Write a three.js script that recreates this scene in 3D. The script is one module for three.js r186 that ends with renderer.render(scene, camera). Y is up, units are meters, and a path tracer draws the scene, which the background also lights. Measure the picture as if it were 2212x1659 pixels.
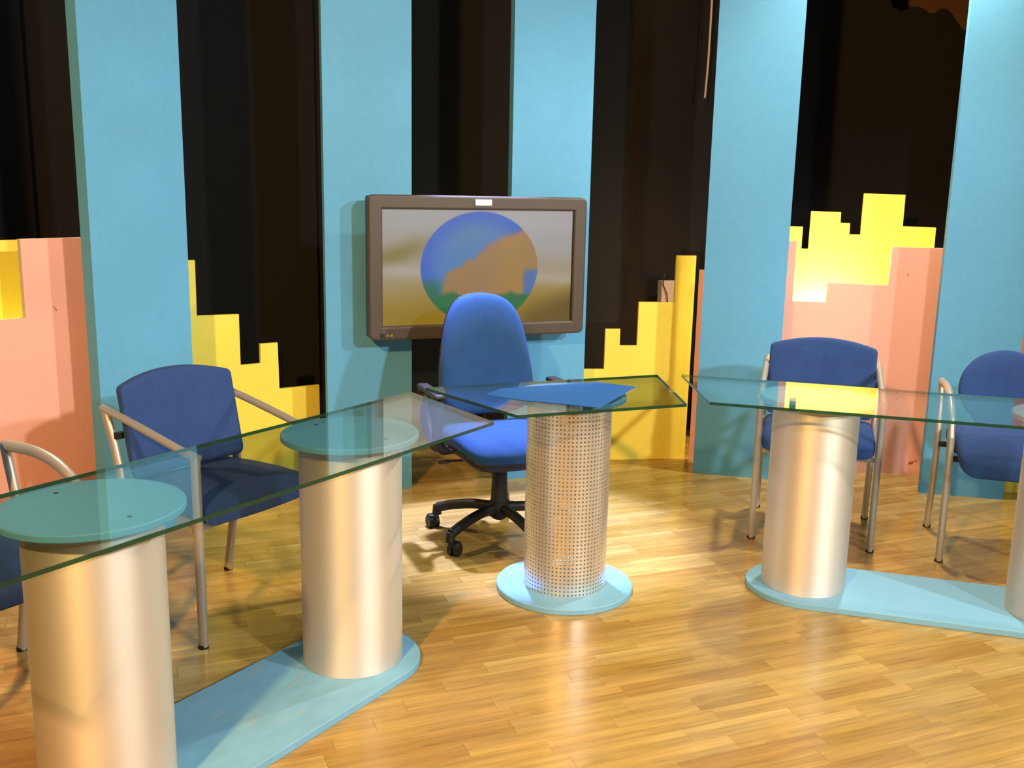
import * as THREE from 'three';
import { mergeGeometries, mergeVertices } from 'three/addons/utils/BufferGeometryUtils.js';
import { RectAreaLightUniformsLib } from 'three/addons/lights/RectAreaLightUniformsLib.js';
import { RoundedBoxGeometry } from 'three/addons/geometries/RoundedBoxGeometry.js';

// ---------------------------------------------------------------- camera
const scene = new THREE.Scene();
scene.background = new THREE.Color(0x000000);
const camera = new THREE.PerspectiveCamera(43.05, 2212 / 1659, 0.05, 60);
{
  const right = new THREE.Vector3(0.99980078, 0.01957119, -0.00392056);
  const down = new THREE.Vector3(0.01996002, -0.98032441, 0.19638139);
  const fwd = new THREE.Vector3(0, -0.19642052, -0.98051975);
  const m = new THREE.Matrix4().makeBasis(right, down.clone().negate(), fwd.clone().negate());
  camera.quaternion.setFromRotationMatrix(m);
  camera.position.set(0, 1.418, 0);
}
const renderer = new THREE.WebGLRenderer({ antialias: true });
renderer.toneMapping = THREE.LinearToneMapping;
renderer.toneMappingExposure = 0.9;
renderer.shadowMap.enabled = true;
RectAreaLightUniformsLib.init();

// unseen lamps above the set, placed to light it: [position, target, colour, candela, cone, softness, size of the source]
const LAMPS = [
  { pos: [3.5, 3.25, 1.7], aim: [-0.3, 0.9, -4.1], color: [1.0, 0.95, 0.86], cd: 88, cone: 0.44, blend: 0.6, size: 5, label: 'unseen spotlight over the camera side, white beam straight at the screen' },
  { pos: [4.2, 3.05, -0.35], aim: [-0.3, 0.8, -3.6], color: [1.0, 0.94, 0.84], cd: 56, cone: 0.62, blend: 0.6, size: 5, label: 'unseen spotlight by the side wall, warm white beam across both glass desks' },
  { pos: [-1.4, 3.05, 0.9], aim: [0.3, 0.8, -4.0], color: [1.0, 0.52, 0.17], cd: 94, cone: 0.85, blend: 0.6, size: 5, label: 'unseen spotlight with an orange beam crossing to the pink wall flat' },
  { pos: [-0.15, 3.2, -4.52], aim: [0.08, 0.0, -3.9], color: [0.46, 0.5, 1.0], cd: 150, cone: 0.24, blend: 0.3, size: 3, label: 'unseen spotlight with a cool white beam straight down on the office chair' },
  { pos: [-1.9, 3.1, -4.3], aim: [-0.9, 0.3, -2.9], color: [1.0, 0.8, 0.55], cd: 20, cone: 0.6, blend: 0.7, size: 3, label: 'unseen spotlight hung behind the armchair at the slanted glass desk' },
  { pos: [1.74, 2.95, -4.5], aim: [1.35, 0.3, -3.3], color: [1.0, 0.84, 0.62], cd: 24, cone: 1.2, blend: 0.35, size: 3, label: 'unseen spotlight hung above the gap of the glowing yellow skyline' },
];
LAMPS.splice(3, 0, { pos: [0.9, 3.1, 0.9], aim: [2.25, 0.8, -4.6], color: [1.0, 0.95, 0.88], cd: 36, cone: 0.22, blend: 0.5, size: 5, label: 'unseen spotlight with a narrow white beam on the pink skyline flat and the armchair behind the clean desk' });  // out of view, placed to light the pink flat and armchair
const FILL_LIGHT = { pos: [0.5, 3.2, -1.1], w: 1.5, h: 0.7, color: [1.0, 0.85, 0.64], power: 3.2 };  // added soft fill over the open floor

// ---------------------------------------------------------------- helpers
let seedv = 12345;
const rnd = () => { seedv = (seedv * 1664525 + 1013904223) >>> 0; return seedv / 4294967296; };
const TH = Math.atan2(0.364, 0.9314);                    // turn of the whole set about the vertical
const SC = [0.2037, -3.3348];                            // middle of the set: the perforated column
const AX = [Math.sin(TH), Math.cos(TH)], NX = [Math.cos(TH), -Math.sin(TH)];
const P = (u, w, y = 0) => new THREE.Vector3(SC[0] + NX[0] * u + AX[0] * w, y, SC[1] + NX[1] * u + AX[1] * w);
const used = {};
function numbered(name) { const k = used[name] = (used[name] ?? -1) + 1; return k ? `${name}_${String(k).padStart(3, '0')}` : name; }
function sh(o) { o.castShadow = true; o.receiveShadow = true; return o; }
function part(name, geo, mat, parent) { const m = sh(new THREE.Mesh(geo, mat)); m.name = name; parent.add(m); return m; }
function thing(name, label, category, pos, turn = 0, group) {
  const o = new THREE.Group(); o.name = numbered(name); o.position.copy(pos); o.rotation.y = turn;
  o.userData = { label, category }; if (group) o.userData.group = group; scene.add(o); return o;
}
function solo(name, geo, mat, label, category, group) {
  const m = sh(new THREE.Mesh(geo, mat)); m.name = numbered(name); m.userData = { label, category };
  if (group) m.userData.group = group; scene.add(m); return m;
}
function struct(name, geo, mat) { const m = sh(new THREE.Mesh(geo, mat)); m.name = name; m.userData = { kind: 'structure' }; scene.add(m); return m; }
const box = (w, h, d, x = 0, y = 0, z = 0) => new THREE.BoxGeometry(w, h, d).translate(x, y, z);
const rbox = (w, h, d, r, x = 0, y = 0, z = 0) => new RoundedBoxGeometry(w, h, d, 3, r).translate(x, y, z);
const cyl = (r0, r1, h, x = 0, y = 0, z = 0, n = 48) => new THREE.CylinderGeometry(r0, r1, h, n).translate(x, y, z);
const merge = (a) => mergeGeometries(a.map((g) => (g.index ? g.toNonIndexed() : g)));
function polyExtrude(pts, depth, bevel = 0) {            // outline in x,y; from z = -depth to 0
  const s = new THREE.Shape(pts.map((p) => new THREE.Vector2(p[0], p[1])));
  const g = new THREE.ExtrudeGeometry(s, { depth: depth - 2 * bevel, bevelEnabled: bevel > 0, bevelThickness: bevel, bevelSize: bevel, bevelOffset: -bevel, bevelSegments: 2, curveSegments: 24 });
  g.translate(0, 0, -depth + bevel); return g;
}
// a tube of oval section along a smooth line
function sweep(pts, ra, rb, seg = 40, ref = [1, 0, 0], tension = 0.5, n = 14) {
  const c = new THREE.CatmullRomCurve3(pts.map((p) => new THREE.Vector3(...p)), false, 'centripetal', tension);
  const R = new THREE.Vector3(...ref), pos = [], nor = [], uv = [], idx = [];
  const L = c.getLength();
  for (let i = 0; i <= seg; i++) {
    const p = c.getPointAt(i / seg), t = c.getTangentAt(i / seg);
    const a = R.clone().addScaledVector(t, -R.dot(t)).normalize(), b = new THREE.Vector3().crossVectors(t, a);
    for (let j = 0; j <= n; j++) {
      const q = j / n * Math.PI * 2, cs = Math.cos(q), sn = Math.sin(q);
      const v = p.clone().addScaledVector(a, cs * ra).addScaledVector(b, sn * rb);
      const m = a.clone().multiplyScalar(cs / ra).addScaledVector(b, sn / rb).normalize();
      pos.push(v.x, v.y, v.z); nor.push(m.x, m.y, m.z); uv.push(j / n * 2 * Math.PI * ra, i / seg * L);
      if (i < seg && j < n) { const k = i * (n + 1) + j; idx.push(k, k + 1, k + n + 1, k + 1, k + n + 2, k + n + 1); }
    }
  }
  for (const [i, flip] of [[0, true], [seg, false]]) {
    const p = c.getPointAt(i / seg), t = c.getTangentAt(i / seg).multiplyScalar(flip ? -1 : 1), o = pos.length / 3;
    pos.push(p.x, p.y, p.z); nor.push(t.x, t.y, t.z); uv.push(0, 0);
    for (let j = 0; j <= n; j++) { const k = (i * (n + 1) + j) * 3; pos.push(pos[k], pos[k + 1], pos[k + 2]); nor.push(t.x, t.y, t.z); uv.push(0, 0); }
    for (let j = 0; j < n; j++) flip ? idx.push(o, o + 2 + j, o + 1 + j) : idx.push(o, o + 1 + j, o + 2 + j);
  }
  const g = new THREE.BufferGeometry();
  g.setAttribute('position', new THREE.Float32BufferAttribute(pos, 3)); g.setAttribute('normal', new THREE.Float32BufferAttribute(nor, 3)); g.setAttribute('uv', new THREE.Float32BufferAttribute(uv, 2)); g.setIndex(idx);
  return g;
}
function smooth(g, uvAxes = [0, 1]) {                    // welded normals, uv in metres
  const p = new THREE.BufferGeometry(); p.setAttribute('position', g.attributes.position.clone()); if (g.index) p.setIndex(g.index.clone());
  const q = mergeVertices(p, 1e-5); q.computeVertexNormals();
  const a = q.attributes.position, uv = [];
  for (let i = 0; i < a.count; i++) uv.push(a.getComponent(i, uvAxes[0]), a.getComponent(i, uvAxes[1]));
  q.setAttribute('uv', new THREE.Float32BufferAttribute(uv, 2)); return q;
}
// an upholstered pad: closed outline in x,y, bulging to +z by front and -z by back, then bent
function pillow(outline, front, back, bend = () => 0, power = 4, rings = 14) {
  const n = outline.length, pos = [], idx = []; let cx = 0, cy = 0;
  for (const [x, y] of outline) { cx += x / n; cy += y / n; }
  const layers = [];
  for (let j = 0; j <= rings; j++) { const a = j / rings * Math.PI / 2; layers.push([Math.pow(Math.cos(a), 2 / power), front * Math.pow(Math.sin(a), 2 / power * 1.0)]); }
  const lb = []; for (let j = rings - 1; j >= 0; j--) { const a = j / rings * Math.PI / 2; lb.unshift([Math.pow(Math.cos(a), 2 / power), -back * Math.pow(Math.sin(a), 2 / power)]); }
  const full = [...lb.slice(1).reverse(), ...layers];
  const put = (f, z) => { for (const [x, y] of outline) { const X = cx + (x - cx) * f, Y = cy + (y - cy) * f; pos.push(X, Y, z + bend(X, Y)); } };
  for (const [f, z] of full) put(Math.max(f, 1e-3), z);
  for (let r = 0; r + 1 < full.length; r++) for (let k = 0; k < n; k++) { const a = r * n + k, b = r * n + (k + 1) % n; idx.push(a, b, a + n, b, b + n, a + n); }
  const c0 = pos.length / 3; pos.push(cx, cy, full[0][1] + bend(cx, cy)); for (let k = 0; k < n; k++) idx.push(c0, (k + 1) % n, k);
  const c1 = pos.length / 3, o = (full.length - 1) * n; pos.push(cx, cy, full[full.length - 1][1] + bend(cx, cy)); for (let k = 0; k < n; k++) idx.push(c1, o + k, o + (k + 1) % n);
  const g = new THREE.BufferGeometry(); g.setAttribute('position', new THREE.Float32BufferAttribute(pos, 3)); g.setIndex(idx);
  return smooth(g);
}
function roundOutline(pts, r, seg = 6, sub = 5) {        // rounds each corner, then adds points along the sides
  const out = [], n = pts.length;
  for (let i = 0; i < n; i++) {
    const p = pts[i], a = pts[(i + n - 1) % n], b = pts[(i + 1) % n], rr = Array.isArray(r) ? r[i] : r;
    const da = Math.hypot(a[0] - p[0], a[1] - p[1]), db = Math.hypot(b[0] - p[0], b[1] - p[1]), k = Math.min(rr, da * 0.49, db * 0.49);
    const q0 = [p[0] + (a[0] - p[0]) / da * k, p[1] + (a[1] - p[1]) / da * k], q1 = [p[0] + (b[0] - p[0]) / db * k, p[1] + (b[1] - p[1]) / db * k];
    for (let j = 0; j <= seg; j++) { const t = j / seg; out.push([(1 - t) ** 2 * q0[0] + 2 * t * (1 - t) * p[0] + t * t * q1[0], (1 - t) ** 2 * q0[1] + 2 * t * (1 - t) * p[1] + t * t * q1[1]]); }
  }
  const res = [];
  for (let i = 0; i < out.length; i++) { const a = out[i], b = out[(i + 1) % out.length], d = Math.hypot(b[0] - a[0], b[1] - a[1]), m = d > 0.04 ? sub : 1; for (let j = 0; j < m; j++) res.push([a[0] + (b[0] - a[0]) * j / m, a[1] + (b[1] - a[1]) * j / m]); }
  return res;
}

// ---------------------------------------------------------------- textures
const hash = (x, y, s) => { let h = (x * 374761393 + y * 668265263 + s * 974634777) | 0; h = Math.imul(h ^ (h >>> 13), 1274126177); return ((h ^ (h >>> 16)) >>> 0) / 4294967296; };
function vnoise(x, y, px, py, s) {                       // value noise that repeats after px, py cells
  const xi = Math.floor(x), yi = Math.floor(y), fx = x - xi, fy = y - yi, u = fx * fx * (3 - 2 * fx), v = fy * fy * (3 - 2 * fy);
  const m = (a, p) => ((a % p) + p) % p, g = (i, j) => hash(m(xi + i, px), m(yi + j, py), s);
  return (g(0, 0) * (1 - u) + g(1, 0) * u) * (1 - v) + (g(0, 1) * (1 - u) + g(1, 1) * u) * v;
}
function tex(w, h, fn, srgb = true, rx = 1, ry = 1) {
  const d = new Uint8Array(w * h * 4);
  for (let y = 0; y < h; y++) for (let x = 0; x < w; x++) { const c = fn(x / w, y / h), k = (y * w + x) * 4; for (let i = 0; i < 3; i++) d[k + i] = Math.max(0, Math.min(255, Math.round(255 * c[i]))); d[k + 3] = 255; }
  const t = new THREE.DataTexture(d, w, h); t.magFilter = THREE.LinearFilter; t.minFilter = THREE.LinearMipmapLinearFilter; t.generateMipmaps = true;
  t.wrapS = t.wrapT = THREE.RepeatWrapping; t.repeat.set(rx, ry); if (srgb) t.colorSpace = THREE.SRGBColorSpace; t.needsUpdate = true; return t;
}
const lerp = (a, b, t) => a + (b - a) * t, mixc = (a, b, t) => [lerp(a[0], b[0], t), lerp(a[1], b[1], t), lerp(a[2], b[2], t)], sstep = (a, b, x) => { const t = Math.max(0, Math.min(1, (x - a) / (b - a))); return t * t * (3 - 2 * t); };
// wood: 1.2 m along the grain, 0.3 m across
const woodTex = tex(1024, 512, (u, v) => {
  const wav = vnoise(u * 6, v * 8, 6, 8, 3) * 0.35;
  const a = vnoise(u * 10, (v + wav * 0.05) * 90, 10, 90, 1), b = vnoise(u * 24, v * 220, 24, 220, 2), c = vnoise(u * 5, v * 22, 5, 22, 5);
  let g = 0.88 + 0.10 * (a - 0.5) + 0.06 * (b - 0.5) + 0.14 * (c - 0.5);
  const fig = vnoise(u * 14 + 3, v * 34, 14, 34, 9); if (fig > 0.8) g -= (fig - 0.8) * 0.5;
  return [Math.min(1, g * 1.05), g, g * 0.93];
}, true, 1 / 1.2, 1 / 0.3);
const woodRough = tex(256, 256, (u, v) => { const a = vnoise(u * 6, v * 40, 6, 40, 31), b = vnoise(u * 3, v * 3, 3, 3, 32); const g = 0.72 + 0.2 * (a - 0.5) + 0.35 * (b - 0.5); return [g, g, g]; }, false, 1, 1);
// matt wall paint with a roller's fine texture
const paintTex = tex(512, 512, (u, v) => { const a = vnoise(u * 5, v * 5, 5, 5, 11), b = vnoise(u * 40, v * 40, 40, 40, 12), c = vnoise(u * 200, v * 200, 200, 200, 13); const g = 0.96 + 0.04 * (a - 0.5) + 0.015 * (b - 0.5) + 0.02 * (c - 0.5); return [g, g, g]; }, true, 1, 1);
const paintBump = tex(256, 256, (u, v) => { const g = 0.5 + 0.5 * (vnoise(u * 90, v * 90, 90, 90, 14) - 0.5) + 0.4 * (vnoise(u * 30, v * 30, 30, 30, 15) - 0.5); return [g, g, g]; }, false, 4, 4);
// woven wool upholstery
const clothTex = tex(256, 256, (u, v) => { const a = vnoise(u * 128, v * 128, 128, 128, 21), b = vnoise(u * 6, v * 6, 6, 6, 22); const g = 0.9 + 0.16 * (a - 0.5) + 0.04 * (b - 0.5); return [g, g, g]; }, true, 5, 5);
const clothBump = tex(256, 256, (u, v) => { const g = 0.5 + 0.25 * Math.sin(u * Math.PI * 2 * 64) * Math.sin(v * Math.PI * 2 * 64) + 0.4 * (vnoise(u * 128, v * 128, 128, 128, 23) - 0.5); return [g, g, g]; }, false, 8, 8);
// painted board with grey scuffs where chairs and shoes rubbed it
const scuffTex = tex(1024, 512, (u, v) => {
  const n = 0.95 + 0.05 * (vnoise(u * 30, v * 20, 30, 20, 41) - 0.5); let s = 0;
  const k = vnoise(u * 40 + v * 60, v * 9, 400, 9, 42), m = vnoise(u * 9, v * 7, 9, 7, 43), f = vnoise(u * 160 + v * 240, v * 36, 4000, 36, 44);
  s = sstep(0.48, 0.7, m) * sstep(0.52, 0.72, k) * (0.35 + 0.65 * f) * sstep(0.40, 0.5, u) * (1 - sstep(0.64, 0.72, u));
  return mixc([0.478 * n, 0.722 * n, 0.871 * n], [0.70, 0.68, 0.64], s * 0.5);
}, true, 1, 1);

// pink paint with the few dark scuffs it carries, [along, up, size, tilt] in metres; the pattern spans 2 m
function pinkTex(marks) {
  return tex(1024, 1024, (u, v) => {
    const n = 0.96 + 0.04 * (vnoise(u * 10, v * 10, 10, 10, 11) - 0.5) + 0.02 * (vnoise(u * 400, v * 400, 400, 400, 13) - 0.5); let k = 0;
    for (const [x, y, r, t] of marks) { let dx = u * 2 - ((x % 2) + 2) % 2, dy = v * 2 - y; if (Math.abs(dx) < 0.1 && Math.abs(dy) < 0.1) { const a = dx * Math.cos(t) + dy * Math.sin(t), b = -dx * Math.sin(t) + dy * Math.cos(t); const q = Math.hypot(a / r, b / (r * 0.28)) + 1.2 * (vnoise(u * 300, v * 300, 300, 300, 71) - 0.5); k = Math.max(k, 1 - sstep(0.5, 1.1, q)); } }
    return mixc([n, n, n], [0.55, 0.42, 0.36], k * 0.8);
  }, true, 0.5, 0.5);
}
// ---------------------------------------------------------------- materials
const std = (o) => new THREE.MeshStandardMaterial(o), phy = (o) => new THREE.MeshPhysicalMaterial(o);
const M = {
  blue: std({ color: 0x57a5d8, roughness: 0.72, map: paintTex, bumpMap: paintBump, bumpScale: 0.00015 }),
  yellow: std({ color: 0xf4e658, roughness: 0.6, map: paintTex, bumpMap: paintBump, bumpScale: 0.00015 }),
  pink: std({ color: 0xf2b6a8, roughness: 0.75, map: pinkTex([[0.161, 1.032, 0.012, 1.4], [0.169, 0.398, 0.014, 1.2], [0.269, 0.064, 0.03, 0.4], [0.448, 0.926, 0.011, 2.2]]), bumpMap: paintBump, bumpScale: 0.00015 }),
  rawEdge: std({ color: 0xcfc4b4, roughness: 0.85 }),
  black: std({ color: 0x17130f, roughness: 0.95, map: clothTex }),
  alu: phy({ color: 0xdedad2, metalness: 0.7, roughness: 0.58, anisotropy: 0.7, anisotropyRotation: Math.PI / 2 }),
  perf: std({ color: 0xeae6de, metalness: 0.85, roughness: 0.36, side: THREE.DoubleSide }),
  disc: std({ color: 0x64aeda, roughness: 0.6, map: paintTex }),
  base: std({ color: 0x7ab8de, roughness: 0.55, map: paintTex, bumpMap: paintBump, bumpScale: 0.00015 }),
  scuffed: std({ color: 0xffffff, roughness: 0.6, map: scuffTex, bumpMap: paintBump, bumpScale: 0.00015 }),
  screw: std({ color: 0x4a4a44, metalness: 0.6, roughness: 0.5 }),
  glass: phy({ color: 0xf3f9f6, roughness: 0.0, transmission: 1, thickness: 0, ior: 1.52 }),
  glassEdge: phy({ color: 0x315e48, roughness: 0.15, transmission: 0.65, thickness: 0, ior: 1.52 }),
  cloth: phy({ color: 0x24498a, roughness: 0.95, map: clothTex, bumpMap: clothBump, bumpScale: 0.0012, sheen: 0.22, sheenColor: new THREE.Color(0x5a82c8), sheenRoughness: 0.6 }),
  clothBright: phy({ color: 0x174d88, roughness: 0.95, map: clothTex, bumpMap: clothBump, bumpScale: 0.0012, sheen: 0.15, sheenColor: new THREE.Color(0x4a9ae0), sheenRoughness: 0.6 }),
  frame: std({ color: 0xb4b2ac, metalness: 0.55, roughness: 0.4 }),
  plastic: std({ color: 0x14110f, roughness: 0.5 }),
  tvCase: std({ color: 0x463f38, roughness: 0.5, metalness: 0.15 }),
  tvDark: std({ color: 0x0c0b0a, roughness: 0.5 }),
  badgeGlare: std({ color: 0xffffff, metalness: 0.3, roughness: 0.3 }),  // reflection of the lamps on the badge, put into its white colour
  card: std({ color: 0x1560b4, roughness: 0.55 }),
  lampBody: std({ color: 0x15151a, roughness: 0.6, metalness: 0.3 }),
  pipe: std({ color: 0x2a2a2c, roughness: 0.5, metalness: 0.6 }),
  wallDark: std({ color: 0x2b221b, roughness: 0.95 }),
  wallBrown: std({ color: 0x6a4a30, roughness: 0.9 }),
  ceiling: std({ color: 0x2a2724, roughness: 0.95 }),
  cord: std({ color: 0xb9a58c, roughness: 0.8 }),
  greyBox: std({ color: 0xa9a9ae, roughness: 0.6 }),
};

// ---------------------------------------------------------------- room
const RX0 = -4.6, RX1 = 5.2, RZ0 = -6.6, RZ1 = 2.6, RH = 3.7;
{
  const cx = (RX0 + RX1) / 2, cz = (RZ0 + RZ1) / 2, w = RX1 - RX0, d = RZ1 - RZ0;
  struct('wall_back', box(w, RH, 0.12, cx, RH / 2, RZ0 - 0.06), M.wallBrown);
  struct('wall_front', box(w, RH, 0.12, cx, RH / 2, RZ1 + 0.06), M.wallDark);
  struct('wall_left', box(0.12, RH, d + 0.24, RX0 - 0.06, RH / 2, cz), M.wallDark);
  struct('wall_right', box(0.12, RH, d + 0.24, RX1 + 0.06, RH / 2, cz), M.wallDark);
  struct('ceiling', box(w + 0.24, 0.12, d + 0.24, cx, RH + 0.06, cz), M.ceiling);
}
// floor: laminate in strips that run parallel to the screen
{
  const floor = new THREE.Group(); floor.name = 'floor'; floor.userData = { kind: 'structure' }; scene.add(floor);
  const cx = (RX0 + RX1) / 2, cz = (RZ0 + RZ1) / 2;
  part('subfloor', box(RX1 - RX0 + 0.24, 0.1, RZ1 - RZ0 + 0.24, cx, -0.0585, cz), std({ color: 0x6b4a26, roughness: 0.9 }), floor);
  const tones = [0xb8a15e, 0xb29a58, 0xbca664, 0xac9450, 0xbfab6c, 0xb69f5e, 0xad9253, 0xbaa465];
  const woodMat = (c, vc) => std({ color: c, map: woodTex, roughness: 0.34, roughnessMap: woodRough, vertexColors: !!vc });
  const mats = tones.map((c) => woodMat(c));
  const LEN = [0.26, 0.34, 0.42, 0.5], PW = 0.066, TK = 0.0085, GAP = 0.0007;
  const geos = LEN.map((L) => [0, 1, 2, 3, 4, 5].map((k) => {
    const g = box(L - GAP, TK, PW - GAP, 0, -TK / 2, 0), p = g.attributes.position, uv = g.attributes.uv, du = hash(k, 1, 77) * 1.2, dv = hash(k, Math.round(L * 100), 78) * 0.3;
    for (let i = 0; i < p.count; i++) uv.setXY(i, p.getX(i) + du, p.getZ(i) + dv);
    return g;
  }));
  const list = [], v = new THREE.Vector3();
  for (let r = 0, w = -2.75; w < 6.6; w += PW, r++) {
    let u = -6.2 - rnd() * 0.5;
    while (u < 7.4) {
      const li = Math.floor(rnd() * LEN.length), gi = Math.floor(rnd() * 6), ti = Math.floor(rnd() * tones.length), L = LEN[li], c = P(u + L / 2, w, 0); u += L;
      const ok = [-1, 1].every((s) => { const e = P(u - L / 2 + s * L / 2, w); return e.x > RX0 - 0.1 && e.x < RX1 + 0.1 && e.z > RZ0 - 0.1 && e.z < RZ1 + 0.1; });
      if (!ok) continue;
      camera.updateMatrixWorld(); v.copy(c).project(camera);
      const seen = v.z < 1 && Math.abs(v.x) < 1.04 && Math.abs(v.y) < 1.06;
      list.push({ c, li, gi, ti, near: seen ? c.distanceTo(camera.position) : 1e9 + c.distanceTo(camera.position) });
    }
  }
  list.sort((a, b) => a.near - b.near);
  list.slice(0, 300).forEach((q) => { const m = part(numbered('plank'), geos[q.li][q.gi], mats[q.ti], floor); m.position.copy(q.c); m.rotation.y = TH; });
  const rest = list.slice(300).map((q) => {
    const g = geos[q.li][q.gi].clone().rotateY(TH).translate(q.c.x, q.c.y, q.c.z), col = new THREE.Color(tones[q.ti]), a = new Float32Array(g.attributes.position.count * 3);
    for (let i = 0; i < a.length; i += 3) { a[i] = col.r; a[i + 1] = col.g; a[i + 2] = col.b; }
    g.setAttribute('color', new THREE.BufferAttribute(a, 3)); return g;
  });
  const m = part('far_planks', mergeGeometries(rest), woodMat(0xffffff, true), floor); m.userData = { kind: 'stuff', label: 'remaining wood laminate strips' };
}

// ---------------------------------------------------------------- black drapes behind the set
function drape(pts, y0, top, label, folds = 0.02, seed = 1) {
  const c = new THREE.CatmullRomCurve3(pts.map((p) => P(p[0], p[1])), false, 'centripetal'), L = c.getLength(), n = Math.round(L / 0.025), pos = [], idx = [], uv = [], rows = 24;
  for (const off of [0, -0.004]) {
    const o0 = pos.length / 3;
    for (let i = 0; i <= n; i++) {
      const t = i / n, p = c.getPointAt(t), tg = c.getTangentAt(t), nx = -tg.z, nz = tg.x, yt = typeof top === 'function' ? top(t * L) : top;
      for (let j = 0; j <= rows; j++) {
        const y = lerp(y0, yt, j / rows), k = folds * (vnoise(t * L * 3.2, seed + j * 0.02, 999, 999, 51) - 0.5) * 2 + folds * 0.5 * Math.sin(t * L * 17 + seed);
        pos.push(p.x + nx * (k + off), y, p.z + nz * (k + off)); uv.push(t * L, y);
        if (i < n && j < rows) { const a = o0 + i * (rows + 1) + j, b = a + rows + 1; idx.push(a, b, a + 1, b, b + 1, a + 1); }
      }
    }
  }
  const g = new THREE.BufferGeometry(); g.setAttribute('position', new THREE.Float32BufferAttribute(pos, 3)); g.setAttribute('uv', new THREE.Float32BufferAttribute(uv, 2)); g.setIndex(idx); g.computeVertexNormals();
  return solo('black_drape', g, drapeMat, label, 'drape', 'black drapes');
}
const drapeMat = std({ color: 0x080605, roughness: 0.95, map: clothTex, side: THREE.DoubleSide });
drape([[-3.7, -0.1], [-3.0, -1.1], [-2.3, -1.65], [-1.8, -1.86]], 0.004, 3.3, 'black cloth drape behind the pink wall flat with a notch cut in its top', 0.006, 1);
drape([[-1.82, -1.9], [-1.2, -2.05], [-0.5, -2.12]], 0.004, 3.3, 'black cloth drape behind the yellow flat that steps down towards the screen', 0.005, 5);
drape([[-0.52, -2.16], [0.1, -2.14], [0.75, -2.12]], 0.004, 3.3, 'black cloth drape in the gap behind the flat screen and office chair', 0.005, 9);
drape([[0.73, -2.08], [1.2, -2.03], [1.75, -1.93]], 0.004, 3.3, 'black cloth drape behind the yellow flat with the tall orange-edged tower', 0.004, 13);
drape([[1.73, -1.97], [2.2, -1.78], [2.75, -1.42], [3.15, -1.05], [3.9, -0.1]], 0.004, (s) => { const q = s - 1.0; return q > 0 && q < 0.36 ? 2.4 + 0.05 * Math.abs(Math.sin(q * 17)) - 0.10 * sstep(0.22, 0.36, q) : q >= 0.36 ? 2.3 + 1.0 * sstep(0.36, 0.6, q) : lerp(3.3, 2.44, sstep(-0.12, -0.02, q)); }, 'black cloth drape with a sagging top edge behind the brightly lit yellow skyline', 0.005, 17);

// ---------------------------------------------------------------- flats of the set
// a flat stands on the floor between two plan points, its face towards the desks; outline in metres along and up
function flat(name, p0, dir, outline, t, mat, edgeMat, label, category, group) {
  const turn = TH + Math.atan2(-dir[1], dir[0]), g = thing(name, label, category, P(p0[0], p0[1]), turn, group);
  const ex = polyExtrude(outline, t, 0);
  const gl = ex.groups, idxn = ex.attributes.position.count; void idxn;
  const face = new THREE.BufferGeometry(), edge = new THREE.BufferGeometry();
  for (const k of ['position', 'normal', 'uv']) {
    const a = ex.attributes[k], s = a.itemSize;
    face.setAttribute(k, new THREE.BufferAttribute(a.array.slice(gl[0].start * s, (gl[0].start + gl[0].count) * s), s));
    edge.setAttribute(k, new THREE.BufferAttribute(a.array.slice(gl[1].start * s, (gl[1].start + gl[1].count) * s), s));
  }
  part('painted_face', face, mat, g); part('edge', edge, edgeMat, g);
  return g;
}
const rect = (a, b, h) => [[a, 0], [b, 0], [b, h], [a, h]];
const dR = [0.827, 0.562], dL = [0.827, -0.562];
flat('blue_wall_flat', [-1.21, -1.154], dL, rect(-0.405, 0.022, 2.75), 0.062, M.blue, M.blue, 'tall blue panel behind the armchair at the slanted desk, with a grey side edge', 'wall flat');
flat('blue_wall_flat', [0, -1.316], [1, 0], rect(-0.606, -0.21, 2.75), 0.05, M.blue, M.blue, 'tall blue panel carrying the screen half with the two small indicator marks', 'wall flat');
flat('blue_wall_flat', [0, -1.316], [1, 0], rect(0.275, 0.682, 2.75), 0.05, M.blue, M.blue, 'tall blue panel carrying the screen half next to the stepped yellow flat', 'wall flat');
flat('blue_wall_flat', [1.233, -1.128], dR, rect(-0.002, 0.392, 2.75), 0.05, M.blue, M.blue, 'tall blue panel between the orange-edged yellow tower and the glowing skyline', 'wall flat');
flat('blue_wall_flat', [2.135, -0.49], dR, rect(-0.012, 0.363, 2.75), 0.05, M.blue, M.blue, 'tall blue panel behind the armchair with the round back beside the plain desk', 'wall flat');
flat('blue_wall_flat', [-2.135, -0.49], dL, rect(-0.4, 0.012, 2.75), 0.05, M.blue, M.blue, 'unseen tall blue panel out past the round-backed armchair, keeping the orange beam off the notched pink flat', 'wall flat');  // out of view, stands where it shades the pink flat from orange light
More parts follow.
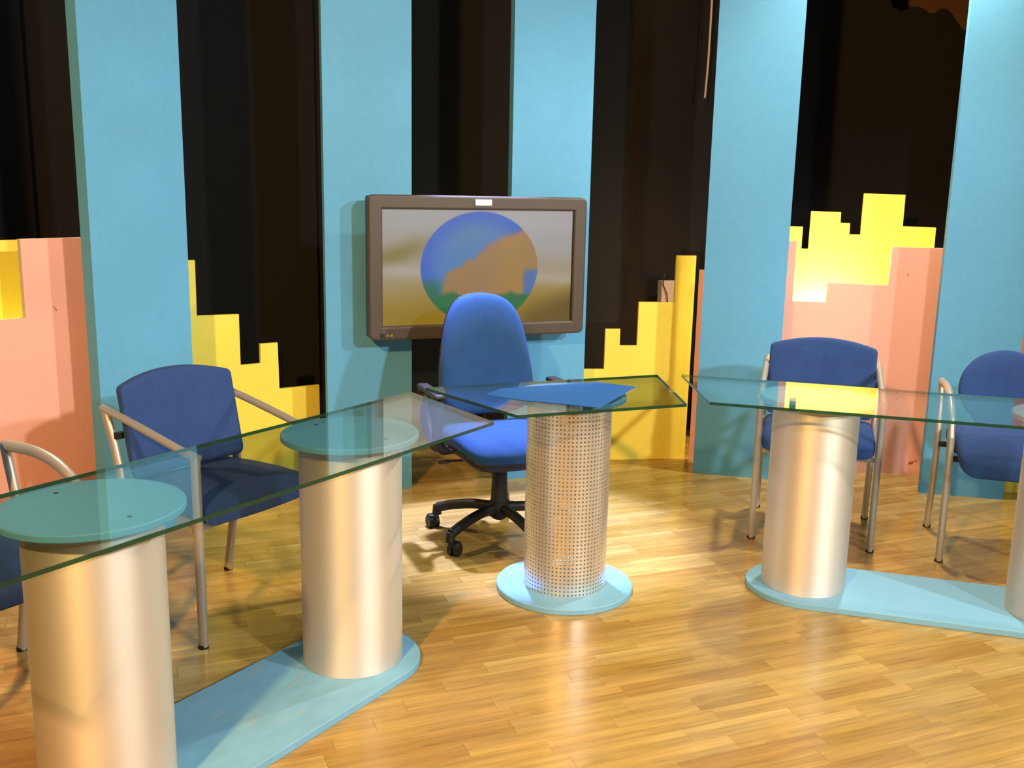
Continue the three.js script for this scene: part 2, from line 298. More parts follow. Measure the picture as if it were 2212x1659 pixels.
// yellow flats next to the screen
{
  const y = Math.hypot(0.389, 0.092), d = [0.389 / y, 0.092 / y];
  flat('yellow_skyline_flat', [0.942, -1.483], d, [[-0.3, 0], [0.408, 0], [0.412, 1.095], [0.306, 1.095], [0.306, 0.852], [0.115, 0.852], [0.115, 0.622], [0.021, 0.622], [0.021, 0.71], [-0.058, 0.71], [-0.058, 0.496], [-0.3, 0.496]], 0.018, M.yellow, M.yellow, 'yellow stepped skyline flat whose tall tower stands against the blue panel', 'wall flat');
  flat('yellow_skyline_flat', [-0.942, -1.483], [d[0], -d[1]], [[-0.4, 0], [0.352, 0], [0.352, 0.479], [0.153, 0.479], [0.15, 0.698], [0.067, 0.698], [0.067, 0.607], [-0.028, 0.607], [-0.028, 0.84], [-0.216, 0.844], [-0.214, 1.087], [-0.4, 1.087]], 0.018, M.yellow, M.yellow, 'yellow stepped skyline flat behind the armchair at the slanted desk', 'wall flat');
}
// pink flats and the yellow skylines behind them
{
  const q = Math.hypot(0.275, 0.165), d = [0.275 / q, 0.165 / q], nv = [-d[1], d[0]], OFF = 0.25;
  flat('pink_skyline_flat', [2.08, -0.898], d, [[-0.866, 0], [1.1, 0], [1.1, 1.17], [0.076, 1.171], [0.074, 0.978], [-0.22, 0.981], [-0.22, 0.881], [-0.388, 0.881], [-0.388, 1.186], [-0.62, 1.186], [-0.62, 1.025], [-0.866, 1.025]], 0.024, M.pink, M.rawEdge, 'pink skyline flat in front of the brightly lit yellow skyline', 'wall flat');
  flat('pink_skyline_flat', [-2.08, -0.898], [d[0], -d[1]], [[-1.1, 0], [0.85, 0], [0.85, 1.197], [0.335, 1.197], [0.334, 0.9], [-0.05, 0.9], [-0.05, 1.197], [-1.1, 1.197]], 0.024, M.pink, M.rawEdge, 'pink wall flat with a notch that shows a greenish yellow board', 'wall flat');
  const b = [2.08 - nv[0] * OFF, -0.898 - nv[1] * OFF];
  flat('yellow_skyline_flat', b, d, [[-0.62, 0], [0.9, 0], [0.9, 1.0], [0.334, 1.0], [0.332, 1.264], [0.167, 1.267], [0.166, 1.428], [-0.04, 1.431], [-0.04, 1.218], [-0.096, 1.218], [-0.097, 1.276], [-0.146, 1.277], [-0.147, 1.332], [-0.299, 1.334], [-0.299, 1.136], [-0.335, 1.136], [-0.335, 1.252], [-0.62, 1.252]], 0.018, M.yellow, M.yellow, 'yellow castle-like skyline flat glowing bright from a hidden lamp', 'wall flat');
  flat('yellow_skyline_flat', [-2.08 + nv[0] * OFF, -0.898 - nv[1] * OFF], [d[0], -d[1]], [[-0.6, 0], [0.62, 0], [0.62, 1.18], [-0.6, 1.18]], 0.018, M.yellow, M.yellow, 'yellow board seen through the notch of the pink flat', 'wall flat');
  flat('yellow_skyline_flat', [2.49, -0.42], dR, [[0, 0], [0.9, 0], [0.9, 0.5], [0.0, 0.36]], 0.018, M.yellow, M.yellow, 'low yellow flat whose foot shows beside the column with the blue base', 'wall flat');
}
// unseen floodlights behind the pink flats, placed to light the yellow boards
function flood(u, w, y, cd, color, label) {
  const c = P(u, w, 0), g = thing('floodlight', label, 'lamp', c, TH - 0.54);
  part('stand', merge([cyl(0.008, 0.008, y - 0.03, 0, (y - 0.03) / 2, 0, 12), cyl(0.05, 0.055, 0.02, 0, 0.01, 0, 24)]), M.lampBody, g);
  part('bulb', new THREE.SphereGeometry(0.026, 20, 14).translate(0, y, 0), std({ color: 0xffffff, emissive: new THREE.Color(...color), emissiveIntensity: 3 }), g);
  const l = new THREE.PointLight(new THREE.Color(...color), cd, 0, 2); l.position.set(0, y, 0); l.castShadow = true; l.name = 'floodlight_glow'; l.shadow.radius = 1; g.add(l);
}
flood(1.93, -1.085, 0.72, 3.8, [1, 0.86, 0.5], 'small unseen floodlight between the pink flat and the glowing yellow skyline');
flood(-1.80, -1.19, 0.62, 0.2, [0.5, 1, 0.3], 'small dim unseen floodlight tinting the board behind the pink notched flat');

// ---------------------------------------------------------------- flat screen
{
  const W = 1.04, H = 0.636, g = thing('flat_screen_television', 'large flat screen with brown-grey casing showing a blue and orange globe', 'television', P(0.072, -1.15, 1.066), TH);
  const s = new THREE.Shape(); const rr = (sh_, w, h, r) => { sh_.moveTo(-w / 2 + r, -h / 2); sh_.lineTo(w / 2 - r, -h / 2); sh_.quadraticCurveTo(w / 2, -h / 2, w / 2, -h / 2 + r); sh_.lineTo(w / 2, h / 2 - r); sh_.quadraticCurveTo(w / 2, h / 2, w / 2 - r, h / 2); sh_.lineTo(-w / 2 + r, h / 2); sh_.quadraticCurveTo(-w / 2, h / 2, -w / 2, h / 2 - r); sh_.lineTo(-w / 2, -h / 2 + r); sh_.quadraticCurveTo(-w / 2, -h / 2, -w / 2 + r, -h / 2); };
  rr(s, W - 0.02, H - 0.02, 0.022); const hole = new THREE.Path(); rr(hole, 0.934, 0.532, 0.001); s.holes.push(hole);
  part('bezel', new THREE.ExtrudeGeometry(s, { depth: 0.03, bevelEnabled: true, bevelThickness: 0.01, bevelSize: 0.01, bevelSegments: 4, curveSegments: 10 }).translate(0, 0, -0.04), M.tvCase, g);
  part('back_case', rbox(W - 0.01, H - 0.01, 0.05, 0.012, 0, 0, -0.066), M.tvDark, g);
  for (const x of [-0.42, 0.38]) part('wall_bracket', box(0.05, 0.34, 0.075, x, 0, -0.1275), M.tvDark, g);
  part('rear_bulge', rbox(0.86, 0.12, 0.06, 0.028, 0, -0.27, -0.1), M.tvDark, g);  // dark rounded bulge low on the back case
  // the picture: a globe over blurred yellow and grey light streaks
  const gold = [0.60, 0.47, 0.06], grey = [0.66, 0.64, 0.62], tan = [0.66, 0.58, 0.42];
  const pic = tex(512, 288, (u, v) => {
    const y = 1 - v, x = u;
    const n = vnoise(x * 3, y * 3, 99, 99, 61), n2 = vnoise(x * 1.5 + y * 3, y * 5 - x * 2, 99, 99, 62);
    let c = mixc(grey, tan, sstep(0.25, 0.7, y));
    c = mixc(c, gold, 0.8 * sstep(0.5, 0.95, y + 0.12 * (n - 0.5)));
    c = mixc(c, [0.50, 0.44, 0.18], 0.75 * Math.exp(-(((y - 0.42 + 0.55 * (x - 0.02)) / 0.09) ** 2)) * (1 - sstep(0.1, 0.36, x)));
    c = mixc(c, [0.74, 0.72, 0.72], 0.5 * Math.exp(-(((y - 0.52 - 0.10 * x) / 0.06) ** 2)));
    c = mixc(c, [0.76, 0.74, 0.76], 0.35 * Math.exp(-(((y - 0.1) / 0.14) ** 2)) * sstep(0.4, 0.7, x));
    c = mixc(c, [0.36, 0.29, 0.10], 0.75 * sstep(0.0, 0.25, (y - 0.62) - (0.98 - x) * 0.55) * sstep(0.6, 0.8, x));
    c = mixc(c, [0.6, 0.5, 0.3], 0.18 * (n2 - 0.5));
    const gx = (x - 0.5) / 0.305, gy = (y - 0.508) / 0.482, r = Math.hypot(gx, gy);
    if (r < 1.04) {
      const wob = 0.22 * (vnoise(x * 9, y * 7, 99, 99, 63) - 0.5) + 0.09 * (vnoise(x * 30, y * 22, 99, 99, 64) - 0.5);
      let e = mixc([0.29, 0.50, 0.80], [0.36, 0.52, 0.66], vnoise(x * 7, y * 6, 99, 99, 65));
      e = mixc(e, [0.22, 0.40, 0.78], sstep(0.6, 1.0, r));
      const q = gy + 0.26 + 0.55 * gx + wob * 0.7, land = sstep(-0.06, 0.06, q) * sstep(-0.7, -0.55, gx + wob * 0.6);
      const lnd = mixc([0.68, 0.52, 0.26], [0.62, 0.48, 0.34], vnoise(x * 6, y * 6, 99, 99, 66));
      e = mixc(e, lnd, land); e = mixc(e, [0.72, 0.46, 0.42], 0.45 * Math.exp(-((q / 0.09) ** 2)) * sstep(-0.1, 0.2, gx));
      e = mixc(e, [0.32, 0.45, 0.68], sstep(0.72, 0.82, gx + wob * 0.4) * sstep(-0.02, 0.1, gy));
      e = mixc(e, [0.14, 0.44, 0.26], sstep(0.40, 0.52, gy - 0.10 * gx * gx + wob * 0.5));
      e = mixc(e, [0.14, 0.44, 0.28], 0.8 * sstep(0.1, 0.35, gy) * (1 - sstep(-0.8, -0.55, gx)));
      c = mixc(e, c, sstep(0.985, 1.015, r));
    }
    return c.map((k) => k * 0.96);
  }, true); pic.wrapS = pic.wrapT = THREE.ClampToEdgeWrapping;
  const scr = new THREE.PlaneGeometry(0.924, 0.526).translate(0, -0.001, -0.0215);
  part('black_surround', merge([box(0.94, 0.012, 0.006, 0, 0.2615, -0.0205), box(0.94, 0.012, 0.006, 0, -0.2635, -0.0205), box(0.012, 0.53, 0.006, -0.461, 0, -0.0205), box(0.012, 0.53, 0.006, 0.461, 0, -0.0205)]), M.tvDark, g);
  part('screen', scr, std({ color: 0x080808, roughness: 0.35, emissive: 0xffffff, emissiveMap: pic, emissiveIntensity: 0.95 }), g);
  part('maker_badge', rbox(0.078, 0.026, 0.006, 0.002, 0.004, 0.289, 0.003), M.badgeGlare, g);
  const sensor = part('sensor_window', box(0.018, 0.018, 0.003, -0.463, -0.296, 0.001), M.tvDark, g); sensor.userData.label = 'small dark square window';
  part('indicator_mark', merge([box(0.007, 0.007, 0.002, -0.437, -0.297, 0.001), box(0.004, 0.009, 0.002, -0.423, -0.297, 0.001), box(0.004, 0.009, 0.002, -0.417, -0.297, 0.001)]), std({ color: 0x9a9a48, roughness: 0.6 }), g);
}

// ---------------------------------------------------------------- glass desks
const COLR = 0.1483, DISR = 0.198, TOP = 0.72, BT = 0.022;
function glassTop(parent, pts, y0 = TOP + 0.0012, t = 0.010) {
  const s = new THREE.Shape(pts.map((p) => new THREE.Vector2(p[0], -p[1])));
  const a = new THREE.ShapeGeometry(s).rotateX(-Math.PI / 2), b = a.clone(); const lo = b.translate(0, y0, 0); const up = a.clone().translate(0, y0 + t, 0);
  const ix = lo.index.array; for (let i = 0; i < ix.length; i += 3) { const k = ix[i]; ix[i] = ix[i + 1]; ix[i + 1] = k; } lo.computeVertexNormals();
  const gt = part('glass_top', mergeGeometries([up, lo]), M.glass, parent);
  const pos = [], idx = [];
  pts.forEach((p, i) => { const q = pts[(i + 1) % pts.length], k = pos.length / 3; pos.push(p[0], y0, p[1], q[0], y0, q[1], q[0], y0 + t, q[1], p[0], y0 + t, p[1]); idx.push(k, k + 1, k + 2, k, k + 2, k + 3); });
  const e = new THREE.BufferGeometry(); e.setAttribute('position', new THREE.Float32BufferAttribute(pos, 3)); e.setIndex(idx); const ef = e.toNonIndexed(); ef.computeVertexNormals();
  part('ground_edge', ef, M.glassEdge, gt).userData.label = 'dark green polished glass edge';
}
function support(parent, x, z, perforated, spin = 0) {
  const h = TOP - 0.018 - BT;
  if (perforated) part('column', perforatedTube(COLR, BT + 0.0005, TOP - 0.0185), M.perf, parent).position.set(x, 0, z);
  else { const g = new THREE.CylinderGeometry(COLR, COLR, h - 0.001, 96, 1, true).translate(0, BT + h / 2, 0); const inn = new THREE.CylinderGeometry(COLR - 0.002, COLR - 0.002, h - 0.001, 96, 1, true).translate(0, BT + h / 2, 0); const c = part('column', mergeGeometries([g, inn]), M.alu, parent); c.position.set(x, 0, z); c.material.side = THREE.DoubleSide; }
  const pr = [[0, -0.018], [DISR - 0.003, -0.018], [DISR, -0.015], [DISR, -0.003], [DISR - 0.003, 0], [0, 0]].map((p) => new THREE.Vector2(...p));
  const lg = new THREE.LatheGeometry(pr, 96); const d = part('support_disc', lg.toNonIndexed(), M.disc, parent); d.geometry.computeVertexNormals(); d.position.set(x, TOP, z);
  const uv = d.geometry.attributes.uv, ps = d.geometry.attributes.position; for (let i = 0; i < ps.count; i++) uv.setXY(i, ps.getX(i), ps.getZ(i));
  for (const a of [0, Math.PI]) { const sc = part('screw', cyl(0.006, 0.006, 0.0008, Math.cos(spin + a) * 0.135, 0.0005, Math.sin(spin + a) * 0.135, 16), M.screw, d); sc.userData.label = 'dark screw head'; }
}
function perforatedTube(R, y0, y1) {
  const N = 66, Mr = 48, dy = (y1 - y0) / Mr, da = Math.PI * 2 / N, f0 = 0.31, f1 = 0.69, pos = [], nor = [], idx = [];
  const v = (r, a, y, n) => { pos.push(Math.sin(a) * r, y, Math.cos(a) * r); nor.push(...n); return pos.length / 3 - 1; };
  for (const [r, s] of [[R, 1], [R - 0.0015, -1]]) for (let i = 0; i < N; i++) for (let j = 0; j < Mr; j++) {
    const A = [i * da, (i + f0) * da, (i + f1) * da, (i + 1) * da], Y = [y0 + j * dy, y0 + (j + f0) * dy, y0 + (j + f1) * dy, y0 + (j + 1) * dy];
    const q = (ai, yi) => v(r, A[ai], Y[yi], [Math.sin(A[ai]) * s, 0, Math.cos(A[ai]) * s]);
    const o = [q(0, 0), q(3, 0), q(3, 3), q(0, 3)], h = [q(1, 1), q(2, 1), q(2, 2), q(1, 2)];
    for (let k = 0; k < 4; k++) { const a = o[k], b = o[(k + 1) % 4], c = h[(k + 1) % 4], d = h[k]; s > 0 ? idx.push(a, b, c, a, c, d) : idx.push(a, c, b, a, d, c); }
  }
  for (let i = 0; i < N; i++) for (let j = 0; j < Mr; j++) {
    const a0 = (i + f0) * da, a1 = (i + f1) * da, h0 = y0 + (j + f0) * dy, h1 = y0 + (j + f1) * dy, am = (a0 + a1) / 2, r = R, t = R - 0.0015;
    const wall = (p, q, n) => { const k = [v(r, p[0], p[1], n), v(r, q[0], q[1], n), v(t, q[0], q[1], n), v(t, p[0], p[1], n)]; idx.push(k[0], k[1], k[2], k[0], k[2], k[3]); };
    wall([a0, h0], [a1, h0], [0, 1, 0]); wall([a1, h1], [a0, h1], [0, -1, 0]); wall([a0, h1], [a0, h0], [Math.cos(am), 0, -Math.sin(am)]); wall([a1, h0], [a1, h1], [-Math.cos(am), 0, Math.sin(am)]);
  }
  const g = new THREE.BufferGeometry(); g.setAttribute('position', new THREE.Float32BufferAttribute(pos, 3)); g.setAttribute('normal', new THREE.Float32BufferAttribute(nor, 3)); g.setIndex(idx); return g;
}
function boardGeo(xs, r, y = BT) {                       // stadium between the outermost columns
  const s = new THREE.Shape(), a = xs[0], b = xs[1];
  s.absarc(b, 0, r, -Math.PI / 2, Math.PI / 2, false); s.absarc(a, 0, r, Math.PI / 2, Math.PI * 1.5, false); s.closePath();
  return new THREE.ExtrudeGeometry(s, { depth: y - 0.004, bevelEnabled: true, bevelThickness: 0.002, bevelSize: 0.002, bevelOffset: -0.002, bevelSegments: 2, curveSegments: 64 }).rotateX(-Math.PI / 2).translate(0, 0.002, 0);
}
const TL = Math.atan2(0.836, 0.549), TR = Math.atan2(-0.28, 0.96);
{
  const t = thing('glass_desk', 'slanted glass desk on two plain silver columns with a scuffed blue base board', 'desk', new THREE.Vector3(-0.6917, 0, -2.3876), TL);
  const bg = boardGeo([-0.413, 0.413], DISR + 0.004); { const p = bg.attributes.position, uv = bg.attributes.uv; for (let i = 0; i < p.count; i++) uv.setXY(i, (p.getX(i) + 0.62) / 1.24, (p.getZ(i) + 0.22) / 0.44); }
  part('base_board', bg, M.scuffed, t);
  support(t, -0.413, 0, false, Math.PI / 2); support(t, 0.413, 0, false, Math.PI / 2);
  glassTop(t, [[-0.95, -0.19], [0.919, -0.19], [0.734, 0.284], [-0.95, 0.284]]);
}
{
  const t = thing('glass_desk', 'glass desk on two plain silver columns with a clean blue base board', 'desk', new THREE.Vector3(1.478, 0, -3.257), TR);
  part('base_board', boardGeo([-0.413, 0.413], DISR + 0.004), M.base, t);
  support(t, -0.413, 0, false, Math.PI / 2); support(t, 0.413, 0, false, Math.PI / 2);
  glassTop(t, [[-0.913, -0.178], [0.95, -0.178], [0.95, 0.293], [-0.763, 0.293]]);
}
{
  const t = thing('presenter_desk', 'small glass desk on a perforated metal column with a round blue base', 'desk', P(0, 0), TH);
  part('base_disc', (() => { const pr = [[0, 0], [0.244, 0], [0.246, 0.002], [0.246, BT - 0.003], [0.243, BT], [0, BT]].map((p) => new THREE.Vector2(...p)); const g = new THREE.LatheGeometry(pr, 120).toNonIndexed(); g.computeVertexNormals(); const p = g.attributes.position, uv = g.attributes.uv; for (let i = 0; i < p.count; i++) uv.setXY(i, p.getX(i), p.getZ(i)); return g; })(), M.base, t);
  support(t, 0, 0, true, 0.2);
  glassTop(t, [[-0.471, -0.183], [0.449, -0.183], [0.285, 0.306], [-0.317, 0.302]]);
}
{
  const pts = [[-0.311, -0.01], [-0.222, -0.091], [0.155, -0.103], [0.254, 0.012], [-0.023, 0.278], [-0.226, 0.103]];
  const g = new THREE.ExtrudeGeometry(new THREE.Shape(pts.map((p) => new THREE.Vector2(p[0], -p[1]))), { depth: 0.0015, bevelEnabled: false }).rotateX(-Math.PI / 2);
  const m = solo('blue_card_sheet', g, M.card, 'angular sheet of bright blue card lying on the small glass desk', 'sheet'); m.position.copy(P(0, 0, TOP + 0.0116)); m.rotation.y = TH;
}

// ---------------------------------------------------------------- chairs
const arcTop = (w, y0, y1, rise, n = 16) => { const o = [[-w / 2, y0], [w / 2, y0]]; for (let i = 0; i <= n; i++) { const t = 1 - i / n; o.push([(t - 0.5) * w, y1 - rise * (2 * t - 1) ** 2]); } return o; };
function squareChair(label, pos, turn, group) {          // square-backed armchair on a metal frame
  const g = thing('armchair', label, 'chair', pos, turn, group), W = 0.235, D = 0.2125;
  for (const s of [-1, 1]) {
    part('rear_leg', sweep([[s * W, 0.006, -D - 0.012], [s * W, 0.2, -D + 0.025], [s * W, 0.42, -D + 0.06], [s * W, 0.58, -D + 0.03], [s * W, 0.696, -D - 0.01]], 0.0135, 0.017, 40), M.frame, g);
    part('front_leg', sweep([[s * W, 0.006, D + 0.0], [s * W, 0.3, D], [s * W, 0.618, D]], 0.0135, 0.017, 12), M.frame, g);
    part('armrest', sweep([[s * W, 0.611, D + 0.014], [s * W, 0.62, D - 0.05], [s * W, 0.642, 0.06], [s * W, 0.672, -0.08], [s * W, 0.702, -D - 0.022]], 0.0137, 0.0125, 44), M.frame, g);
    for (const z of [D, -D - 0.012]) part('foot_cap', cyl(0.0155, 0.0165, 0.012, s * W, 0.006, z, 16), M.plastic, g);
  }
  part('seat_rail', merge([box(0.02, 0.022, 0.40, -0.2, 0.385, 0.0), box(0.02, 0.022, 0.40, 0.2, 0.385, 0.0), box(0.47, 0.02, 0.02, 0, 0.375, D - 0.04), box(0.47, 0.02, 0.02, 0, 0.385, -D + 0.05)]), M.frame, g);
  const so = roundOutline([[-0.222, -0.235], [0.222, -0.235], [0.222, 0.215], [-0.222, 0.215]], 0.045);
  const seat = pillow(so, 0.042, 0.03, (x, y) => -0.9 * Math.max(0, -y - 0.15) ** 2 * 4 - 0.06 * Math.max(0, y) + 0.15 * x * x, 5).rotateX(-Math.PI / 2).translate(0, 0.425, 0.0);
  part('seat', seat, M.cloth, g);
  const bo = roundOutline(arcTop(0.445, 0.475, 0.808, 0.035), 0.03, 4);
  part('backrest', pillow(bo, 0.022, 0.02, (x, y) => 0.55 * x * x - 0.20 * (y - 0.475) - 0.135, 6), M.cloth, g);
  for (const s of [-1, 1]) part('back_bracket', box(0.03, 0.02, 0.02, s * 0.225, 0.62, -0.165), M.plastic, g);
  return g;
}
function roundChair(label, pos, turn, group) {           // round-backed armchair on a bent tube frame
  const g = thing('armchair', label, 'chair', pos, turn, group), W = 0.24, D = 0.21;
  for (const s of [-1, 1]) {
    part('front_leg', sweep([[s * W, 0.006, D + 0.005], [s * W, 0.25, D], [s * W, 0.4, D - 0.005], [s * W, 0.5, D - 0.02]], 0.014, 0.018, 24), M.frame, g);
    part('armrest', sweep([[s * W, 0.495, D - 0.02], [s * W, 0.58, D - 0.065], [s * W, 0.632, D - 0.15], [s * W, 0.655, -0.05], [s * W, 0.65, -D - 0.01]], 0.0145, 0.017, 44), M.frame, g);
    part('rear_leg', sweep([[s * W, 0.006, -D - 0.01], [s * W, 0.2, -D + 0.03], [s * W, 0.42, -D + 0.04], [s * W, 0.652, -D - 0.01]], 0.0135, 0.017, 36), M.frame, g);
    for (const z of [D + 0.005, -D - 0.01]) part('foot_cap', cyl(0.0155, 0.0165, 0.012, s * W, 0.006, z, 16), M.plastic, g);
  }
  part('seat_rail', merge([box(0.48, 0.02, 0.02, 0, 0.40, 0.12), box(0.48, 0.02, 0.02, 0, 0.40, -0.12), cyl(0.008, 0.008, 0.48, 0, 0, 0, 12).rotateZ(Math.PI / 2).translate(0, 0.44, 0.15)]), M.plastic, g);
  const so = roundOutline([[-0.205, -0.25], [0.205, -0.25], [0.215, 0.2], [-0.215, 0.2]], 0.07);
  part('seat', pillow(so, 0.05, 0.05, (x, y) => -3.2 * Math.max(0, -y - 0.1) ** 2 - 0.08 * Math.max(0, y), 4).rotateX(-Math.PI / 2).translate(0, 0.455, 0.0), M.cloth, g);
  const prof = [[0.425, 0.075], [0.47, 0.088], [0.515, 0.118], [0.555, 0.152], [0.60, 0.176], [0.65, 0.182], [0.70, 0.170], [0.745, 0.138], [0.775, 0.098], [0.793, 0.05]], pl = [];
  for (const [y, x] of prof) pl.push(new THREE.Vector3(x, y, 0)); pl.push(new THREE.Vector3(0, 0.8, 0)); for (const [y, x] of prof.slice().reverse()) pl.push(new THREE.Vector3(-x, y, 0)); pl.push(new THREE.Vector3(0, 0.42, 0));
  const bo = new THREE.CatmullRomCurve3(pl, true).getSpacedPoints(80).slice(0, 80).map((p) => [p.x, p.y]);
  part('backrest', pillow(bo, 0.03, 0.025, (x, y) => 0.9 * x * x - 0.16 * (y - 0.45) - 0.16, 4), M.cloth, g);
  part('back_stem', merge([rbox(0.09, 0.2, 0.02, 0.008, 0, 0.45, -0.195), box(0.05, 0.02, 0.12, 0, 0.37, -0.15)]), M.plastic, g);
  return g;
}
const CL = [-0.991, -3.119];
squareChair('blue armchair with a square back and brown-grey metal arms beside the stepped yellow flat', new THREE.Vector3(CL[0], 0, CL[1]), TL);
squareChair('blue armchair with a square back standing behind the first column of the clean desk', new THREE.Vector3(1.302, 0, -4.023), Math.atan2(-0.287, 0.958));
roundChair('blue armchair with a round back in front of the outermost blue panel', new THREE.Vector3(2.0, 0, -3.80), Math.atan2(-0.287, 0.958));
roundChair('blue armchair with curved tube arms beside the pink notched flat', new THREE.Vector3(-1.437, 0, -2.447), TL);

// office chair
{
  const g = thing('office_chair', 'tall-backed bright blue office chair on a black five-star base with castors', 'chair', new THREE.Vector3(-0.043, 0, -3.848), TH);
  const rel = (x, z) => Math.atan2(x, z) - TH;           // directions of the star legs, from the two castors in view
  const a0 = rel(-0.31 + 0.043, -3.959 + 3.848);
  for (let k = 0; k < 5; k++) {
    const a = a0 + k * Math.PI * 2 / 5, s = Math.sin(a), c = Math.cos(a), q = (r, y) => [s * r, y, c * r];
    const leg = part('star_leg', sweep([q(0.02, 0.128), q(0.12, 0.125), q(0.22, 0.105), q(0.285, 0.085)], 0.019, 0.021, 20, [c, 0, -s]), M.plastic, g);
    part('leg_end', cyl(0.017, 0.02, 0.04, s * 0.288, 0.075, c * 0.288, 20), M.plastic, leg);
    const ca = a + 0.9 + k, ox = Math.sin(ca) * 0.02, oz = Math.cos(ca) * 0.02;
    const wheel = (o) => new THREE.CylinderGeometry(0.026, 0.026, 0.017, 28).rotateZ(Math.PI / 2).translate(o, 0.0262, 0);
    const cst = part('castor', merge([wheel(-0.014), wheel(0.014), rbox(0.05, 0.03, 0.036, 0.012, 0, 0.044, 0)]), M.plastic, g); cst.position.set(s * 0.288 + ox, 0, c * 0.288 + oz); cst.rotation.y = ca + Math.PI / 2;
  }
  part('hub', merge([cyl(0.04, 0.045, 0.06, 0, 0.125, 0, 32), new THREE.SphereGeometry(0.035, 20, 12).scale(1, 0.6, 1).translate(0, 0.095, 0)]), M.plastic, g);
  part('gas_column', merge([cyl(0.031, 0.036, 0.12, 0, 0.215, 0, 32), cyl(0.026, 0.029, 0.1, 0, 0.30, 0, 32)]), M.plastic, g);
  part('tilt_mechanism', rbox(0.17, 0.05, 0.24, 0.015, 0, 0.345, -0.01), M.plastic, g);
  const so = roundOutline([[-0.205, -0.235], [0.205, -0.235], [0.225, 0.2], [-0.225, 0.2]], 0.1, 10);
  const sb = (x, y) => -1.8 * Math.max(0, -y - 0.1) ** 2 + 0.12 * x * x;
  part('seat_shell', pillow(so.map(([x, y]) => [x * 1.01, y * 1.01]), 0.015, 0.056, sb, 3).rotateX(-Math.PI / 2).translate(0, 0.405, 0), M.plastic, g);
  part('seat', pillow(so, 0.055, 0.012, sb, 4).rotateX(-Math.PI / 2).translate(0, 0.412, 0), M.clothBright, g);
  const hw = (t) => lerp(0.205, 0.205, t), bo = []; void hw;
  const prof = [[0.49, 0.12], [0.52, 0.175], [0.57, 0.2], [0.63, 0.205], [0.70, 0.198], [0.78, 0.185], [0.85, 0.17], [0.90, 0.153], [0.94, 0.128], [0.965, 0.098], [0.98, 0.055]];
  for (const [y, x] of prof) bo.push([x, y]); bo.push([0, 0.986]); for (const [y, x] of prof.slice().reverse()) bo.push([-x, y]); bo.push([0, 0.484]);
  const curve = new THREE.CatmullRomCurve3(bo.map(([x, y]) => new THREE.Vector3(x, y, 0)), true), bp = curve.getSpacedPoints(96).slice(0, 96).map((p) => [p.x, p.y]);
  const bb = (x, y) => 0.75 * x * x - 0.14 * (y - 0.5) - 0.2 - 0.10 * (y - 0.66) ** 2;
  part('backrest', pillow(bp, 0.055, 0.012, bb, 4.6), M.clothBright, g);
  part('back_shell', pillow(bp.map(([x, y]) => [x * 1.0, y * 0.998 + 0.0015]), 0.004, 0.03, (x, y) => bb(x, y) - 0.014, 3), M.plastic, g);
  part('back_stem', sweep([[0, 0.345, -0.1], [0, 0.35, -0.2], [0, 0.4, -0.26], [0, 0.6, -0.262]], 0.03, 0.008, 24), M.plastic, g);
  for (const s of [-1, 1]) {
    const X = s * 0.285;
    const loop = part('arm_loop', sweep([[s * 0.19, 0.385, 0.02], [s * 0.25, 0.395, 0.03], [X, 0.45, 0.05], [X, 0.55, 0.085], [X, 0.606, 0.075], [X, 0.618, 0.0], [X, 0.62, -0.10], [X, 0.60, -0.15], [X, 0.52, -0.12], [X, 0.44, -0.04], [s * 0.265, 0.40, -0.02], [s * 0.19, 0.385, -0.03]], 0.021, 0.010, 90, [1, 0, 0.01]), M.plastic, g);
    part('arm_pad', rbox(0.05, 0.022, 0.26, 0.010, X, 0.625, -0.03), M.plastic, loop);
  }
  part('height_lever', merge([cyl(0.005, 0.005, 0.16, 0, 0, 0, 12).rotateZ(Math.PI / 2).translate(-0.17, 0.35, 0.03), rbox(0.05, 0.012, 0.02, 0.005, -0.25, 0.35, 0.03)]), M.plastic, g);
}

// ---------------------------------------------------------------- small things on the drapes
{
  const q = [[1.634, -1.86, 3.28], [1.641, -1.86, 2.62], [1.642, -1.86, 2.318], [1.64, -1.86, 2.121], [1.632, -1.86, 1.938]].map(([u, w, y]) => { const p = P(u, w, y); return [p.x, p.y, p.z]; });
  solo('hanging_cord', sweep(q, 0.006, 0.006, 40, [1, 0, 0]), M.cord, 'pale cord hanging down in front of the black drape', 'cord');
  const b = thing('junction_box', 'grey electrical box with a thin cable behind the stepped yellow flat', 'box', P(1.477, -1.9, 0.78), TH);
  part('box_body', rbox(0.1, 0.136, 0.05, 0.004, 0, 0.068, 0), M.greyBox, b);
  part('support_batten', box(0.05, 0.775, 0.03, 0, -0.39, 0), M.wallDark, b);
  part('cable', sweep([[-0.035, 0.20, 0.03], [-0.045, 0.12, 0.03], [-0.02, 0.06, 0.034], [-0.008, -0.05, 0.03]], 0.003, 0.003, 30), M.plastic, b);
}

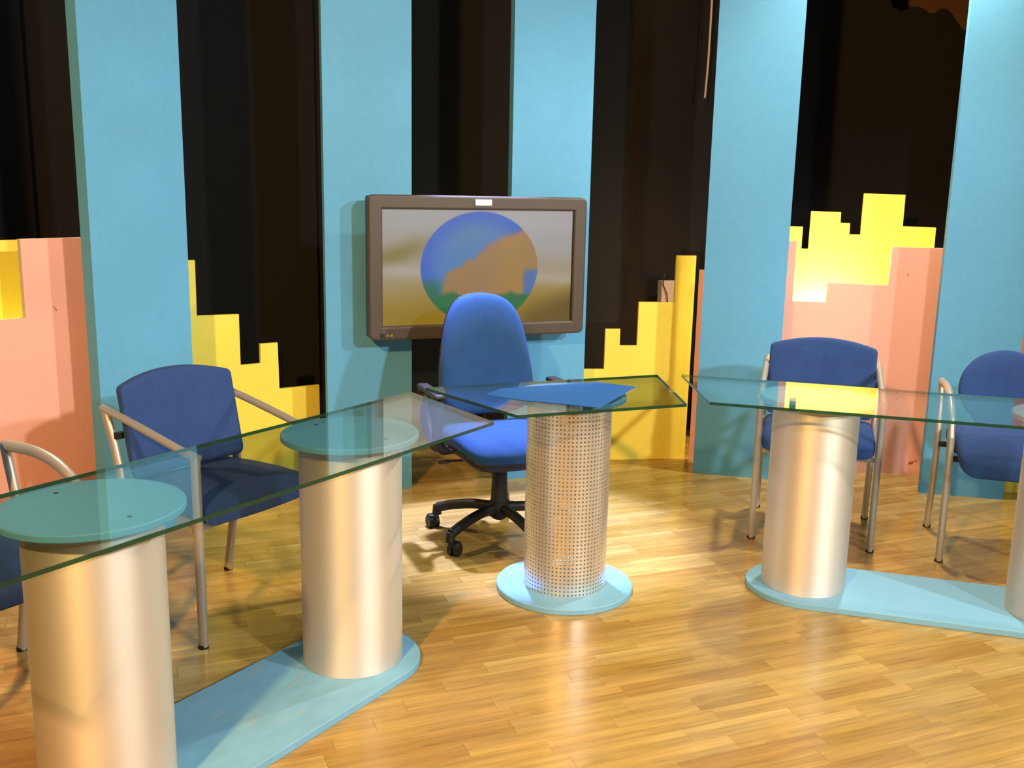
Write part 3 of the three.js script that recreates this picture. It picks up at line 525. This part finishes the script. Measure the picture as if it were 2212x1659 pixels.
// ---------------------------------------------------------------- unseen lamps and pipes above the set
for (const [z, label] of [[1.3, 'dark steel lighting pipe over the camera side of the studio'], [-0.9, 'dark steel lighting pipe over the middle of the studio floor'], [-4.7, 'dark steel lighting pipe over the backs of the blue panels']])
  solo('lighting_pipe', cyl(0.025, 0.025, RX1 - RX0 - 0.02, 0, 0, 0, 20).rotateZ(Math.PI / 2).translate((RX0 + RX1) / 2, 3.45, z), M.pipe, label, 'pipe', 'lighting pipes');
for (const L of LAMPS) {
  const pos = new THREE.Vector3(...L.pos), aim = new THREE.Vector3(...L.aim), dir = aim.clone().sub(pos).normalize();
  const g = thing('unseen_spotlight', L.label.replace('wall_right', 'side wall'), 'lamp', pos);  // every spotlight here is out of view, its make assumed
  const q = new THREE.Quaternion().setFromUnitVectors(new THREE.Vector3(0, 0, 1), dir);
  const add = (n, geo, mat) => { const m = part(n, geo, mat, g); m.quaternion.copy(q); return m; };
  add('housing', merge([new THREE.CylinderGeometry(0.1, 0.085, 0.24, 28).rotateX(Math.PI / 2).translate(0, 0, -0.13), new THREE.CylinderGeometry(0.085, 0.06, 0.05, 28).rotateX(-Math.PI / 2).translate(0, 0, -0.27)]), M.lampBody);
  add('lens', new THREE.CylinderGeometry(0.088, 0.088, 0.006, 32).rotateX(Math.PI / 2).translate(0, 0, -0.005), std({ color: 0xffffff, roughness: 0.3, emissive: new THREE.Color(...L.color), emissiveIntensity: 6 }));
  for (const [a, n] of [[0, 'barn_door'], [Math.PI / 2, 'barn_door'], [Math.PI, 'barn_door'], [-Math.PI / 2, 'barn_door']]) add(n, box(0.16, 0.11, 0.002, 0, 0.05, 0).rotateX(Math.PI / 2 - 0.75).translate(0, 0.1, 0.0).rotateZ(a), M.lampBody);
  part('yoke', merge([box(0.016, 3.42 - L.pos[1] - 0.12, 0.03, 0, (3.42 - L.pos[1] + 0.12) / 2, 0), box(0.23, 0.012, 0.03, 0, 0.12, 0), box(0.008, 0.14, 0.03, -0.114, 0.055, 0), box(0.008, 0.14, 0.03, 0.114, 0.055, 0)]).translate(0, 0, 0), M.pipe, g);
  const s = new THREE.SpotLight(new THREE.Color(...L.color), L.cd, 0, L.cone, L.blend, 2);
  s.position.copy(pos).addScaledVector(dir, 0.02); s.target.position.copy(aim); s.castShadow = true; s.shadow.radius = L.size; s.shadow.mapSize.set(1024, 1024); s.name = 'unseen_spotlight_beam';
  scene.add(s); scene.add(s.target);
}
{
  const g = thing('added_fill_light', 'wide flat lamp added as soft fill above the open floor in front of the desks', 'lamp', new THREE.Vector3(...FILL_LIGHT.pos));  // added fill lamp with its own housing
  part('housing', rbox(FILL_LIGHT.w + 0.06, 0.1, FILL_LIGHT.h + 0.06, 0.02, 0, 0.055, 0), M.lampBody, g);
  part('diffuser', box(FILL_LIGHT.w, 0.006, FILL_LIGHT.h, 0, 0, 0), std({ color: 0xffffff, emissive: new THREE.Color(...FILL_LIGHT.color), emissiveIntensity: 1.5 }), g);
  for (const x of [-0.5, 0.5]) part('hanger', box(0.02, 0.4, 0.02, x, 0.3, 0), M.pipe, g);
  const r = new THREE.RectAreaLight(new THREE.Color(...FILL_LIGHT.color), FILL_LIGHT.power, FILL_LIGHT.w, FILL_LIGHT.h); r.position.set(FILL_LIGHT.pos[0], FILL_LIGHT.pos[1] - 0.01, FILL_LIGHT.pos[2]); r.lookAt(FILL_LIGHT.pos[0], 0, FILL_LIGHT.pos[2]); r.name = 'added_fill_area'; scene.add(r);
}
renderer.render(scene, camera);
